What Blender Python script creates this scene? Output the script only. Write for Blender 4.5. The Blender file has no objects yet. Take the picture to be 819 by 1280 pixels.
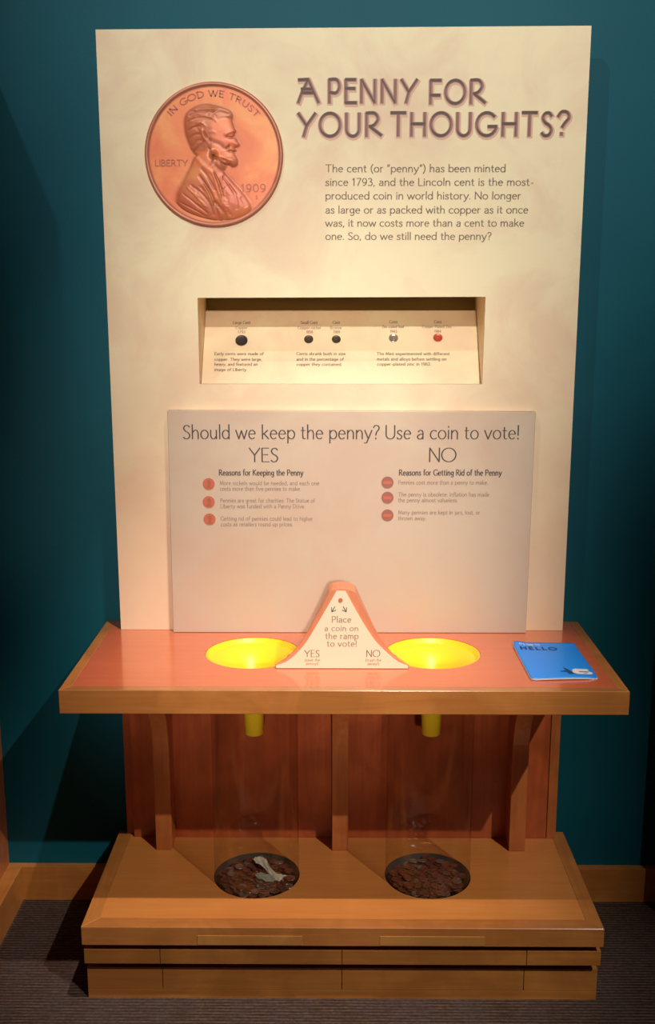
import bpy, bmesh, math, random
import numpy as np
from mathutils import Vector, Matrix
from mathutils.geometry import tessellate_polygon
random.seed(7); rng = np.random.default_rng(7)
SC = bpy.context.scene; COL = SC.collection

# ------------------------------------------------------------------ camera
F = 1303.2; PITCH = .2034; YAW = -.0071
cd = bpy.data.cameras.new('camera'); cam = bpy.data.objects.new('camera', cd); COL.objects.link(cam)
cd.sensor_fit = 'VERTICAL'; cd.sensor_height = 24; cd.lens = F/1280*24; cd.clip_start = .05
cam.location = (-.0174, -2.4889, 1.55); cam.rotation_euler = (math.pi/2-PITCH, 0, -YAW)
SC.camera = cam
# ------------------------------------------------------------------ world and lamps
w = bpy.data.worlds.new('dim_gallery'); SC.world = w; w.use_nodes = True
w.node_tree.nodes['Background'].inputs[0].default_value = (.9, .72, .6, 1)
w.node_tree.nodes['Background'].inputs[1].default_value = .015
def spot(name, loc, target, power, size, blend, color, radius):
    l = bpy.data.lights.new(name, 'SPOT'); o = bpy.data.objects.new(name, l); COL.objects.link(o)
    l.energy = power; l.spot_size = math.radians(size); l.spot_blend = blend; l.color = color; l.shadow_soft_size = radius
    o.location = loc; o.rotation_euler = (Vector(target)-Vector(loc)).to_track_quat('-Z', 'Y').to_euler()
    return o
spot('counter_spotlight', (.3, -1.235, 3.5), (-.09, -.34, .76), 252, 28.5, 1, (1, .86, .76), .02)
spot('far_spotlight', (2.5, -3.9, 4.75), (-.10, -.28, .12), 590, 19.0, .9, (1, .96, .84), .03)
spot('board_spotlight', (.25, -4.6, 3.72), (.12, 0, 2.06), 520, 26, 1, (1, .97, .90), .04)
spot('left_spotlight', (-1.9, -2.9, 4.9), (-.1, 0, 2.40), 165, 29, .8, (1, .97, .92), .03)
spot('hall_fill', (.3, -9, 3.2), (-.10, 0, 1.08), 1420, 10.7, .95, (1, .90, .80), .15)  # unseen fill spot added to lift the recess rail and back panel
SC.view_settings.view_transform = 'Standard'; SC.view_settings.look = 'None'
SC.view_settings.gamma = 1; SC.view_settings.use_curve_mapping = False; SC.view_settings.exposure = .3

# ------------------------------------------------------------------ helpers
def s2l(r, g, b):
    f = lambda c: (c/255/12.92) if c/255 <= .04045 else ((c/255+.055)/1.055)**2.4
    return (f(r), f(g), f(b), 1)
class NT:
    def __init__(s, name):
        s.m = bpy.data.materials.new(name); s.m.use_nodes = True; s.t = s.m.node_tree
        s.b = s.t.nodes['Principled BSDF']; s.out = s.t.nodes['Material Output']
        s.co = s.t.nodes.new('ShaderNodeTexCoord')
    def n(s, typ, **kw):
        o = s.t.nodes.new(typ)
        for k, v in kw.items():
            if k.startswith('i_'):
                o.inputs[int(k[2:]) if k[2:].isdigit() else k[2:].replace('_', ' ')].default_value = v
            else: setattr(o, k, v)
        return o
    def l(s, a, b): s.t.links.new(a, b)
    def mapped(s, scale, rot=(0,0,0)):
        m = s.n('ShaderNodeMapping'); m.inputs['Scale'].default_value = scale; m.inputs['Rotation'].default_value = rot
        s.l(s.co.outputs['Object'], m.inputs[0]); return m.outputs[0]
    def noise(s, vec, scale, detail=4, rough=.55, dist=0):
        o = s.n('ShaderNodeTexNoise'); o.inputs['Scale'].default_value = scale; o.inputs['Detail'].default_value = detail
        o.inputs['Roughness'].default_value = rough; o.inputs['Distortion'].default_value = dist
        s.l(vec, o.inputs['Vector']); return o.outputs['Fac']
    def ramp(s, fac, stops):
        o = s.n('ShaderNodeValToRGB'); e = o.color_ramp.elements
        while len(e) < len(stops): e.new(.5)
        for q, (p, c) in zip(e, stops): q.position = p; q.color = c
        s.l(fac, o.inputs[0]); return o.outputs[0]
    def mix(s, fac, a, b, blend='MIX'):
        o = s.n('ShaderNodeMix', data_type='RGBA', blend_type=blend)
        for v, i in ((fac, 0), (a, 6), (b, 7)):
            if hasattr(v, 'links') or hasattr(v, 'is_linked'): s.l(v, o.inputs[i])
            else: o.inputs[i].default_value = v
        return o.outputs[2]
    def bump(s, h, strength, dist):
        o = s.n('ShaderNodeBump'); o.inputs['Strength'].default_value = strength; o.inputs['Distance'].default_value = dist
        s.l(h, o.inputs['Height']); s.l(o.outputs[0], s.b.inputs['Normal'])
def plain(name, col, rough=.5, metal=0, spec=.5, coat=0):
    t = NT(name); t.b.inputs['Base Color'].default_value = col; t.b.inputs['Roughness'].default_value = rough
    t.b.inputs['Metallic'].default_value = metal; t.b.inputs['Specular IOR Level'].default_value = spec
    t.b.inputs['Coat Weight'].default_value = coat
    return t.m
def wood(name, c1, c2, axis, rough=.38, coat=.3, blotch=.35, scale=1.0, coatr=.18):
    t = NT(name); sc = {'x': (1.2, 22, 22), 'y': (22, 1.2, 22), 'z': (22, 22, 1.2)}[axis]
    g = t.noise(t.mapped(tuple(v*scale for v in sc)), 3.2, 7, .62, .8)
    fine = t.noise(t.mapped(tuple(v*5*scale for v in sc)), 3, 3, .6)
    bl = t.noise(t.mapped((5, 5, 4)), 1.6, 3, .55, .6)
    c = t.ramp(g, [(.2, c2), (.8, c1)])
    c = t.mix(t.ramp(fine, [(.4, (.0,.0,.0,1)), (.8, (.16,.16,.16,1))]), c, c2)
    dk = tuple(v*.55 for v in c2[:3])+(1,)
    c = t.mix(t.ramp(bl, [(.42, (blotch,)*3+(1,)), (.62, (0,0,0,1))]), c, dk)
    t.l(c, t.b.inputs['Base Color']); t.b.inputs['Roughness'].default_value = rough
    t.b.inputs['Coat Weight'].default_value = coat; t.b.inputs['Coat Roughness'].default_value = coatr
    t.bump(g, .06, .002); return t.m

HONEY, HONEY2 = s2l(208, 138, 70), s2l(180, 108, 48)
M = {}
M['wood_x'] = wood('honey_maple_along_x', HONEY, HONEY2, 'x')
M['wood_y'] = wood('honey_maple_along_y', HONEY, HONEY2, 'y')
M['wood_z'] = wood('honey_maple_along_z', s2l(212,128,70), s2l(182,96,46), 'z')
M['counter'] = wood('salmon_lit_veneer', s2l(226, 116, 72), s2l(214, 102, 58), 'x', .22, 1, .08, 1, .1)  # salmon of lamp light and board reflection put into the wood colour
M['counter_edge'] = wood('glossy_maple_edge', s2l(200, 132, 70), s2l(178, 106, 50), 'x', .24, 1, .3, 1, .12)
M['ramp'] = wood('salmon_ramp_wood', s2l(222, 142, 104), s2l(208, 122, 84), 'z', .4, .2, .1)
M['well'] = plain('dark_well_lining', s2l(50, 38, 34), .7)
M['platform'] = wood('honey_veneer', s2l(218, 142, 72), s2l(200, 122, 58), 'x', .36, .4, .1)
M['back'] = wood('reddish_cherry_veneer', s2l(218, 112, 62), s2l(172, 76, 38), 'z', .34, .4, .45, .5)
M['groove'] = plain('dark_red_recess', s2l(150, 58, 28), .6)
M['light_strip'] = wood('pale_maple', s2l(206, 146, 78), s2l(186, 122, 60), 'x')
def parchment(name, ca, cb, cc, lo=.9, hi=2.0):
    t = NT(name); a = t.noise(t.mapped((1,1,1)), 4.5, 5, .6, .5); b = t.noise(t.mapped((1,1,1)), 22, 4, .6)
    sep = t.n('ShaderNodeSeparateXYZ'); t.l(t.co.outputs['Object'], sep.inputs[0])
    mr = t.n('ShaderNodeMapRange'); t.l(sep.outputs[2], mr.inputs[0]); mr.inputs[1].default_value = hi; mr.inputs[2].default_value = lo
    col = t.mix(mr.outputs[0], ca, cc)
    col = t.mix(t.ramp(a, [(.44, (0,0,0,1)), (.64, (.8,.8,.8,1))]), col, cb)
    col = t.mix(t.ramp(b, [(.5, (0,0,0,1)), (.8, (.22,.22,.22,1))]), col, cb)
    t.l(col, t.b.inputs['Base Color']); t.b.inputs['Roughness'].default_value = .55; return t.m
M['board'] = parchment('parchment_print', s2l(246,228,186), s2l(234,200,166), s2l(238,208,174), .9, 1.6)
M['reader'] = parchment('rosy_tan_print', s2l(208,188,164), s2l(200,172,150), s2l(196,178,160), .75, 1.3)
M['plaque'] = plain('ivory_plaque', s2l(232, 216, 186), .5)
M['ink'] = plain('brown_grey_ink', s2l(128, 108, 92), .6)
M['ink_soft'] = plain('soft_grey_ink', s2l(158, 134, 118), .6)
M['ink_dark'] = plain('charcoal_ink', s2l(70, 60, 60), .6)
M['ink_faint'] = plain('faint_ink', s2l(168, 146, 118), .6)
M['mauve'] = plain('mauve_print', s2l(160, 112, 102), .55)
M['pinkhalo'] = plain('pink_halo_print', s2l(222, 176, 150), .55)
M['olive'] = plain('dark_brown_print', s2l(88, 64, 50), .55)
M['case'] = plain('olive_tan_case_lining', s2l(188, 170, 120), .7)
M['edge'] = plain('panel_edge', s2l(190, 165, 135), .6)
t = NT('teal_paint'); a = t.noise(t.mapped((1,1,1)), 260, 2); b = t.noise(t.mapped((1,1,1)), 2.2, 3)
t.l(t.mix(t.ramp(b, [(.35, (0,0,0,1)), (.7, (1,1,1,1))]), s2l(2, 88, 102), s2l(1, 80, 96)), t.b.inputs['Base Color'])
t.b.inputs['Roughness'].default_value = .6; t.b.inputs['Specular IOR Level'].default_value = .25; t.bump(a, .25, .001); M['teal'] = t.m
# ribbed carpet tiles
t = NT('ribbed_carpet')
wv = t.n('ShaderNodeTexWave', bands_direction='Y'); wv.inputs['Scale'].default_value = 32; wv.inputs['Distortion'].default_value = .8
wv.inputs['Detail'].default_value = 2; wv.inputs['Detail Scale'].default_value = 6
t.l(t.mapped((1,1,1)), wv.inputs['Vector'])
st = t.noise(t.mapped((14, 120, 1)), 1.5, 4, .7); pl = t.noise(t.mapped((1,1,1)), 420, 3, .7)
tl = t.noise(t.mapped((9, 3, 1)), 1, 2); tuft = t.noise(t.mapped((1,1,1)), 120, 2)
c = t.mix(t.ramp(st, [(.35, (0,0,0,1)), (.7, (1,1,1,1))]), s2l(82, 62, 52), s2l(128, 102, 90))
c = t.mix(t.ramp(wv.outputs['Fac'], [(.2, (.6,.6,.6,1)), (.6, (0,0,0,1))]), c, s2l(48, 34, 28))
c = t.mix(t.ramp(tl, [(.4, (0,0,0,1)), (.6, (.4,.4,.4,1))]), c, s2l(96, 84, 84))
c = t.mix(t.ramp(tuft, [(.4, (.35,.35,.35,1)), (.6, (0,0,0,1))]), c, s2l(40, 30, 26))
t.l(c, t.b.inputs['Base Color']); t.b.inputs['Roughness'].default_value = .95; t.b.inputs['Specular IOR Level'].default_value = .1
ad = t.n('ShaderNodeMath', operation='ADD'); t.l(wv.outputs['Fac'], ad.inputs[0]); t.l(pl, ad.inputs[1]); t.bump(ad.outputs[0], .8, .003)
M['carpet'] = t.m
# copper prints
def copper(name, c1, c2, c3, rough=.35, metal=.25, attr=None):
    t = NT(name); a = t.noise(t.mapped((1,1,1)), 9, 4, .6, .6)
    c = t.ramp(a, [(.3, c1), (.52, c2), (.72, c3)])
    if attr:
        at = t.n('ShaderNodeAttribute', attribute_name=attr)
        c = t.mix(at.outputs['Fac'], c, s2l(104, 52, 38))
    t.l(c, t.b.inputs['Base Color']); t.b.inputs['Roughness'].default_value = rough; t.b.inputs['Metallic'].default_value = metal; return t.m
M['copper'] = copper('polished_copper_print', s2l(226,112,76), s2l(240,134,84), s2l(246,166,100), .42, .1, 'relief_shade')
M['copper_rim'] = copper('copper_rim', s2l(176,104,82), s2l(196,122,94), s2l(178,110,90), .4, .2)
M['copper_dark'] = plain('toned_copper', s2l(178, 100, 72), .45, .2)
M['penny_red'] = plain('red_copper_coin', s2l(204, 92, 66), .4, .4)
M['penny_print'] = plain('red_brown_coin_print', s2l(196, 104, 78), .5)
M['penny_print_dark'] = plain('dull_brown_coin_print', s2l(158, 98, 84), .5)
M['bronze'] = plain('tarnished_bronze', s2l(84, 74, 56), .5, .5)
M['darkcoin'] = plain('dark_old_copper', s2l(66, 58, 56), .5, .4)
M['steel'] = plain('silver_grey_coin', s2l(190, 188, 192), .3, .9)
M['pilecopper'] = plain('worn_copper_coin', s2l(168, 104, 78), .34, .75)
M['pilebrown'] = plain('brown_worn_coin', s2l(130, 86, 66), .4, .6)
M['pilesilver'] = plain('silver_coin', s2l(200, 192, 186), .28, .85)
M['yellow'] = plain('yellow_plastic', (1.0, .66, .02, 1), .38, 0, .5)
M['yellow'].node_tree.nodes['Principled BSDF'].inputs['Subsurface Weight'].default_value = .15
M['yellow'].node_tree.nodes['Principled BSDF'].inputs['Subsurface Radius'].default_value = (.01, .008, .002)
M['blue'] = plain('blue_card', s2l(36, 146, 252), .4)
M['paper'] = plain('white_paper', s2l(226, 222, 226), .7)
M['blueink'] = plain('navy_ink', s2l(24, 66, 112), .6)
M['note'] = plain('banknote_paper', s2l(206, 200, 178), .8)
M['notegreen'] = plain('banknote_green', s2l(140, 150, 132), .8)
# clear acrylic wall: thin sheet, transparent head-on and darker and shinier at grazing angles
t = NT('clear_acrylic'); lw = t.n('ShaderNodeLayerWeight'); lw.inputs['Blend'].default_value = .35
tr = t.n('ShaderNodeBsdfTransparent'); gl = t.n('ShaderNodeBsdfGlossy'); gl.inputs['Roughness'].default_value = .04
fr = t.n('ShaderNodeMapRange'); t.l(lw.outputs['Facing'], fr.inputs[0]); fr.inputs[1].default_value = .3; fr.inputs[3].default_value = .05; fr.inputs[4].default_value = .28
t.l(t.ramp(lw.outputs['Facing'], [(0, (.96,.95,.94,1)), (.8, (.92,.90,.88,1)), (1, (.62,.54,.50,1))]), tr.inputs[0])
mx = t.n('ShaderNodeMixShader'); t.l(fr.outputs[0], mx.inputs[0]); t.l(tr.outputs[0], mx.inputs[1]); t.l(gl.outputs[0], mx.inputs[2])
t.l(mx.outputs[0], t.out.inputs['Surface']); M['acrylic'] = t.m

def link(name, me, m, parent=None):
    o = bpy.data.objects.new(name, me); COL.objects.link(o)
    if m is not None:
        for q in (m if isinstance(m, (list, tuple)) else [m]): me.materials.append(q)
    if parent: o.parent = parent
    return o
def pymesh(verts, faces, smooth=False):
    me = bpy.data.meshes.new('mesh'); me.from_pydata([tuple(v) for v in verts], [], faces); me.validate(); me.update()
    if smooth: me.polygons.foreach_set('use_smooth', [True]*len(me.polygons))
    return me
def fix(me, bevel=0, seg=2):
    bm = bmesh.new(); bm.from_mesh(me); bmesh.ops.remove_doubles(bm, verts=bm.verts, dist=1e-6)
    bmesh.ops.recalc_face_normals(bm, faces=bm.faces)
    if bevel:
        ed = [e for e in bm.edges if len(e.link_faces) == 2 and e.calc_face_angle() > .6]
        bmesh.ops.bevel(bm, geom=ed, offset=bevel, segments=seg, profile=.6, affect='EDGES', clamp_overlap=True)
    bm.to_mesh(me); bm.free(); return me
def box(name, x0, x1, y0, y1, z0, z1, m, parent=None, bevel=.0015):
    v = [(x, y, z) for x in (x0, x1) for y in (y0, y1) for z in (z0, z1)]
    f = [(0,1,3,2), (4,6,7,5), (0,4,5,1), (2,3,7,6), (0,2,6,4), (1,5,7,3)]
    return link(name, fix(pymesh(v, f), bevel), m, parent)
def prism(poly, holes, to3, t0, t1):
    """solid plate from a 2-D outline with holes; to3(a, b, t) places a point"""
    loops = [list(poly)]+[list(h) for h in holes]; flat = [p for l in loops for p in l]
    tris = tessellate_polygon([[Vector((p[0], p[1], 0)) for p in l] for l in loops])
    n = len(flat); v = [to3(p[0], p[1], t0) for p in flat]+[to3(p[0], p[1], t1) for p in flat]
    f = [tuple(q) for q in tris]+[tuple(i+n for i in reversed(q)) for q in tris]
    b = 0
    for l in loops:
        k = len(l)
        for i in range(k): j = (i+1) % k; f.append((b+i, b+j, b+j+n, b+i+n))
        b += k
    return fix(pymesh(v, f))
def circ(cx, cy, r, n=64): return [(cx+r*math.cos(2*math.pi*i/n), cy+r*math.sin(2*math.pi*i/n)) for i in range(n)]
def rect(a0, a1, b0, b1): return [(a0,b0), (a1,b0), (a1,b1), (a0,b1)]
XY = lambda a, b, t: (a, b, t)
XZ = lambda a, b, t: (a, t, b)
def lathe(prof, n=64, cx=0, cy=0, closed=False):
    v, f = [], []
    for r, z in prof:
        for i in range(n): a = 2*math.pi*i/n; v.append((cx+r*math.cos(a), cy+r*math.sin(a), z))
    k = len(prof)
    for j in range(k if closed else k-1):
        for i in range(n):
            a, b = j*n+i, j*n+(i+1) % n; c, d = ((j+1) % k)*n+(i+1) % n, ((j+1) % k)*n+i
            f.append((a, b, c, d))
    me = pymesh(v, f); fix(me); me.polygons.foreach_set('use_smooth', [True]*len(me.polygons)); return me
def empty(name, loc, label, cat, group=None):
    o = bpy.data.objects.new(name, None); COL.objects.link(o); o.location = loc; o['label'] = label; o['category'] = cat
    o.empty_display_size = .05
    if group: o['group'] = group
    return o
def hang(o, root):      # parent while keeping world placement (roots carry translation only here)
    o.parent = root; o.matrix_parent_inverse = Matrix.Translation(root.location).inverted(); return o
def part(name, me, m, root, label=None):
    o = link(name, me, m); hang(o, root)
    if label: o['label'] = label
    return o
def pbox(root, name, *a, label=None, **k):
    o = box(name, *a, **k); hang(o, root)
    if label: o['label'] = label
    return o
def sub(name, me, m, parent, label=None):   # parent already carries an inverse; same placement rule
    o = link(name, me, m); o.parent = parent; o.matrix_parent_inverse = Matrix.Identity(4)
    if label: o['label'] = label
    return o
def struct(o): o['kind'] = 'structure'; return o

# ------------------------------------------------------------------ stroke lettering
def arc(cx, cy, rx, ry, a0, a1, n=None):
    n = n or max(4, int(abs(a1-a0)/18)); return [(cx+rx*math.cos(math.radians(a0+(a1-a0)*i/n)), cy+ry*math.sin(math.radians(a0+(a1-a0)*i/n))) for i in range(n+1)]
def sm(*p, n=5):
    p = [p[0]]+list(p)+[p[-1]]; out = []
    for i in range(1, len(p)-2):
        for k in range(n):
            t = k/n; q = []
            for d in (0, 1):
                a, b, c, e = p[i-1][d], p[i][d], p[i+1][d], p[i+2][d]
                q.append(.5*(2*b+(c-a)*t+(2*a-5*b+4*c-e)*t*t+(3*b-a-3*c+e)*t**3))
            out.append(tuple(q))
    return out+[p[-2]]
X = .64
def bowl(cx, w, h): return arc(cx, h/2, w, h/2, 0, 360)
G = {
 'A': (.74, [[(0,0),(.37,1)], [(.37,1),(.74,0)], [(.14,.33),(.6,.33)]]),
 'B': (.56, [[(.06,0),(.06,1)], sm((.06,1),(.34,.98),(.46,.77),(.34,.55),(.06,.53)), sm((.06,.53),(.4,.5),(.54,.27),(.4,.02),(.06,0))]),
 'C': (.72, [arc(.46,.5,.44,.5,48,312)]),
 'D': (.72, [[(.06,0),(.06,1)], sm((.06,1),(.4,.97),(.66,.76),(.7,.5),(.66,.24),(.4,.03),(.06,0))]),
 'E': (.52, [[(.06,0),(.06,1)], [(.06,1),(.5,1)], [(.06,.52),(.44,.52)], [(.06,0),(.52,0)]]),
 'F': (.5, [[(.06,0),(.06,1)], [(.06,1),(.5,1)], [(.06,.5),(.42,.5)]]),
 'G': (.8, [arc(.48,.5,.46,.5,48,340), [(.9-.0,.38),(.55,.38)]]),
 'H': (.72, [[(.06,0),(.06,1)], [(.66,0),(.66,1)], [(.06,.52),(.66,.52)]]),
 'I': (.14, [[(.07,0),(.07,1)]]),
 'K': (.62, [[(.06,0),(.06,1)], [(.56,1),(.06,.45)], [(.2,.58),(.62,0)]]),
 'L': (.48, [[(.06,1),(.06,0)], [(.06,0),(.48,0)]]),
 'M': (.86, [[(.04,0),(.14,1)], [(.14,1),(.43,.1)], [(.43,.1),(.72,1)], [(.72,1),(.82,0)]]),
 'N': (.74, [[(.06,0),(.06,1)], [(.06,1),(.68,0)], [(.68,0),(.68,1)]]),
 'O': (.94, [arc(.47,.5,.46,.5,0,360,28)]),
 'P': (.56, [[(.06,0),(.06,1)], sm((.06,1),(.38,.98),(.52,.74),(.38,.48),(.06,.46))]),
 'R': (.62, [[(.06,0),(.06,1)], sm((.06,1),(.36,.98),(.5,.76),(.36,.53),(.06,.51)), [(.24,.5),(.62,0)]]),
 'S': (.5, [sm((.45,.86),(.34,.98),(.16,.96),(.06,.78),(.16,.58),(.36,.44),(.46,.25),(.36,.04),(.16,0),(.03,.12))]),
 'T': (.66, [[(.33,0),(.33,1)], [(0,1),(.66,1)]]),
 'U': (.7, [[(.06,1),(.06,.34)]+arc(.35,.32,.29,.32,180,360,10)+[(.64,1)]]),
 'W': (1.0, [[(0,1),(.25,0)], [(.25,0),(.5,.9)], [(.5,.9),(.75,0)], [(.75,0),(1,1)]]),
 'Y': (.68, [[(0,1),(.34,.48)], [(.68,1),(.34,.48)], [(.34,.48),(.34,0)]]),
 'Z': (.6, [[(.03,1),(.58,1)], [(.58,1),(.02,0)], [(.02,0),(.6,0)]]),
 'a': (.48, [sm((.08,.52),(.2,.64),(.36,.6),(.41,.46)), [(.41,.46),(.41,0)], sm((.41,.38),(.2,.34),(.05,.2),(.1,.03),(.26,0),(.41,.14))]),
 'b': (.54, [[(.06,1.04),(.06,0)], arc(.29,.32,.23,.32,0,360)]),
 'c': (.46, [arc(.28,.32,.25,.32,50,310)]),
 'd': (.54, [[(.48,1.04),(.48,0)], arc(.26,.32,.23,.32,0,360)]),
 'e': (.5, [[(.04,.36),(.47,.36)]+arc(.26,.32,.22,.32,8,315,14)]),
 'f': (.3, [sm((.36,.98),(.25,1.04),(.14,.94),(.13,.7))+[(.13,0)], [(0,.62),(.3,.62)]]),
 'g': (.52, [arc(.24,.34,.2,.29,0,360), [(.46,.64),(.46,.0)]+sm((.46,0),(.42,-.22),(.24,-.3),(.06,-.22))]),
 'h': (.52, [[(.06,0),(.06,1.04)], sm((.06,.42),(.2,.62),(.36,.62),(.45,.44))+[(.45,0)]]),
 'i': (.14, [[(.07,0),(.07,.64)], [(.07,.86),(.07,.93)]]),
 'j': (.16, [[(.1,.64),(.1,-.1)]+sm((.1,-.1),(.06,-.26),(-.06,-.28)), [(.1,.86),(.1,.93)]]),
 'k': (.48, [[(.06,0),(.06,1.04)], [(.42,.64),(.06,.28)], [(.17,.38),(.48,0)]]),
 'l': (.14, [[(.07,0),(.07,1.04)]]),
 'm': (.82, [[(.06,0),(.06,.64)], sm((.06,.44),(.18,.62),(.32,.62),(.4,.44))+[(.4,0)], sm((.4,.44),(.52,.62),(.66,.62),(.75,.44))+[(.75,0)]]),
 'n': (.52, [[(.06,0),(.06,.64)], sm((.06,.42),(.2,.62),(.36,.62),(.45,.44))+[(.45,0)]]),
 'o': (.56, [arc(.28,.32,.25,.32,0,360)]),
 'p': (.54, [[(.06,.64),(.06,-.3)], arc(.29,.32,.23,.32,0,360)]),
 'q': (.54, [[(.48,.64),(.48,-.3)], arc(.26,.32,.23,.32,0,360)]),
 'r': (.32, [[(.06,0),(.06,.64)], sm((.06,.42),(.16,.6),(.32,.62))]),
 's': (.38, [sm((.34,.54),(.24,.64),(.1,.6),(.06,.46),(.2,.34),(.34,.2),(.28,.03),(.12,0),(.02,.1))]),
 't': (.32, [[(.13,.86),(.13,.16)]+sm((.13,.16),(.18,.02),(.32,.03)), [(0,.62),(.3,.62)]]),
 'u': (.52, [[(.06,.64),(.06,.2)]+sm((.06,.2),(.16,.02),(.32,.02),(.45,.22)), [(.45,.64),(.45,0)]]),
 'v': (.48, [[(0,.64),(.24,0)], [(.24,0),(.48,.64)]]),
 'w': (.76, [[(0,.64),(.2,0)], [(.2,0),(.38,.6)], [(.38,.6),(.56,0)], [(.56,0),(.76,.64)]]),
 'x': (.46, [[(.02,.64),(.44,0)], [(.44,.64),(.02,0)]]),
 'y': (.5, [[(.02,.64),(.26,.02)], [(.5,.64),(.2,-.16)]+sm((.2,-.16),(.12,-.3),(0,-.28))]),
 'z': (.44, [[(.02,.62),(.42,.62)], [(.42,.62),(.02,0)], [(.02,0),(.44,0)]]),
 '0': (.56, [arc(.28,.5,.24,.5,0,360)]), '1': (.34, [[(.06,.8),(.2,1)], [(.2,1),(.2,0)]]),
 '2': (.52, [sm((.06,.82),(.24,1),(.44,.84),(.36,.5),(.04,0)), [(.04,0),(.5,0)]]),
 '3': (.5, [sm((.06,.9),(.26,1),(.42,.78),(.24,.54)), sm((.24,.54),(.46,.4),(.4,.06),(.2,0),(.04,.08))]),
 '4': (.56, [[(.4,0),(.4,1)], [(.4,1),(.03,.3)], [(.03,.3),(.54,.3)]]),
 '5': (.5, [[(.44,1),(.12,1)], [(.12,1),(.1,.58)], sm((.1,.58),(.34,.6),(.46,.34),(.34,.04),(.04,.04))]),
 '6': (.52, [sm((.42,1),(.2,.78),(.06,.4),(.1,.08),(.28,0),(.46,.14),(.44,.44),(.24,.54),(.08,.36))]),
 '7': (.5, [[(.04,1),(.48,1)], [(.48,1),(.16,0)]]),
 '8': (.52, [arc(.26,.76,.18,.24,0,360), arc(.26,.27,.22,.27,0,360)]),
 '9': (.52, [arc(.27,.68,.21,.31,0,360), sm((.48,.68),(.46,.34),(.3,.08),(.12,0))]),
 '?': (.42, [sm((.03,.84),(.16,1),(.36,.94),(.4,.74),(.24,.5),(.19,.28)), [(.19,.0),(.19,.07)]]),
 '!': (.16, [[(.08,.28),(.08,1)], [(.08,0),(.08,.07)]]),
 '.': (.14, [[(.06,0),(.06,.07)]]), ',': (.16, [[(.09,.06),(.04,-.12)]]), ':': (.16, [[(.07,0),(.07,.07)], [(.07,.5),(.07,.57)]]),
 '-': (.34, [[(.05,.32),(.3,.32)]]), '(': (.26, [sm((.24,1.05),(.08,.7),(.08,.2),(.24,-.2))]), ')': (.26, [sm((.02,1.05),(.18,.7),(.18,.2),(.02,-.2))]),
 '“': (.3, [[(.06,.74),(.1,1.0)], [(.2,.74),(.24,1.0)]]), '”': (.3, [[(.1,1.0),(.06,.76)], [(.24,1.0),(.2,.76)]]), "'": (.14, [[(.07,1),(.07,.78)]]),
 ' ': (.24, []),
}
# letterforms of the big title: flared display capitals
T = dict(G)
T['A'] = (.84, [[(.0,0),(.16,.45),(.42,1)], [(.42,1),(.84,0)], [(.16,.42),(.62,.42)], [(.14,.58),(.56,.58)], [(.02,.98),(.42,1)]])
T['E'] = (.56, [[(.06,0),(.06,1)], [(.06,1),(.54,1)], [(.06,.62),(.5,.62)], [(.06,0),(.58,0)]])
T['F'] = (.54, [[(.06,0),(.06,1)], [(.06,1),(.54,1)], [(.06,.36),(.5,.36)]])
T['N'] = (.8, [[(.06,0),(.06,1)], [(.06,1),(.72,0)], [(.72,0),(.72,1)]])
T['R'] = (.72, [[(.06,0),(.06,1)], sm((.06,1),(.42,1),(.58,.76),(.42,.5),(.2,.42)), [(.22,.42),(.74,.04)]])
T['P'] = (.6, [[(.06,0),(.06,1)], sm((.06,1),(.42,1),(.56,.72),(.42,.44),(.12,.44))])
T['G'] = (.94, [arc(.48,.5,.46,.5,42,345), [(.93,.4),(.55,.4)]])
T['Y'] = (.76, [[(0,1),(.38,.46)], [(.78,1),(.38,.46)], [(.38,.46),(.24,0)]])
T['?'] = (.56, [sm((.04,.8),(.2,1),(.44,.98),(.54,.76),(.36,.52),(.24,.34)), [(.22,.0),(.22,.1)]])

def ribbon(V, Fc, pts, wfn, place, ext=.5):
    pts = [pts[0]]+[p for q, p in zip(pts, pts[1:]) if math.dist(p, q) > 1e-9]
    n = len(pts)
    if n < 2: return
    closed = math.dist(pts[0], pts[-1]) < 1e-6
    dirs = []
    for i in range(n):
        if closed: a, b = pts[i-1 if i else n-2], pts[i+1 if i < n-1 else 1]
        else: a, b = pts[max(i-1, 0)], pts[min(i+1, n-1)]
        d = (b[0]-a[0], b[1]-a[1]); L = math.hypot(*d) or 1; dirs.append((d[0]/L, d[1]/L))
    base = len(V)
    for i, (p, d) in enumerate(zip(pts, dirs)):
        w = wfn(d)/2; e = 0
        if not closed: e = -w*ext if i == 0 else (w*ext if i == n-1 else 0)
        c = (p[0]+d[0]*e, p[1]+d[1]*e)
        V.append(place(c[0]-d[1]*w, c[1]+d[0]*w)); V.append(place(c[0]+d[1]*w, c[1]-d[0]*w))
    for i in range(n-1): k = base+2*i; Fc.append((k, k+1, k+3, k+2))
def lifted(plane):
    O_, A_, B_ = (Vector(plane(*q)) for q in ((0, 0), (.01, 0), (0, .01)))
    nrm = (A_-O_).cross(B_-O_).normalized()
    if nrm.z-nrm.y < 0: nrm = -nrm
    return lambda k: (lambda a, b: tuple(Vector(plane(a, b))+nrm*(.00003*(k % 5))))
def nib(thin, thick): return lambda d: thin+(thick-thin)*abs(d[1])
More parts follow.
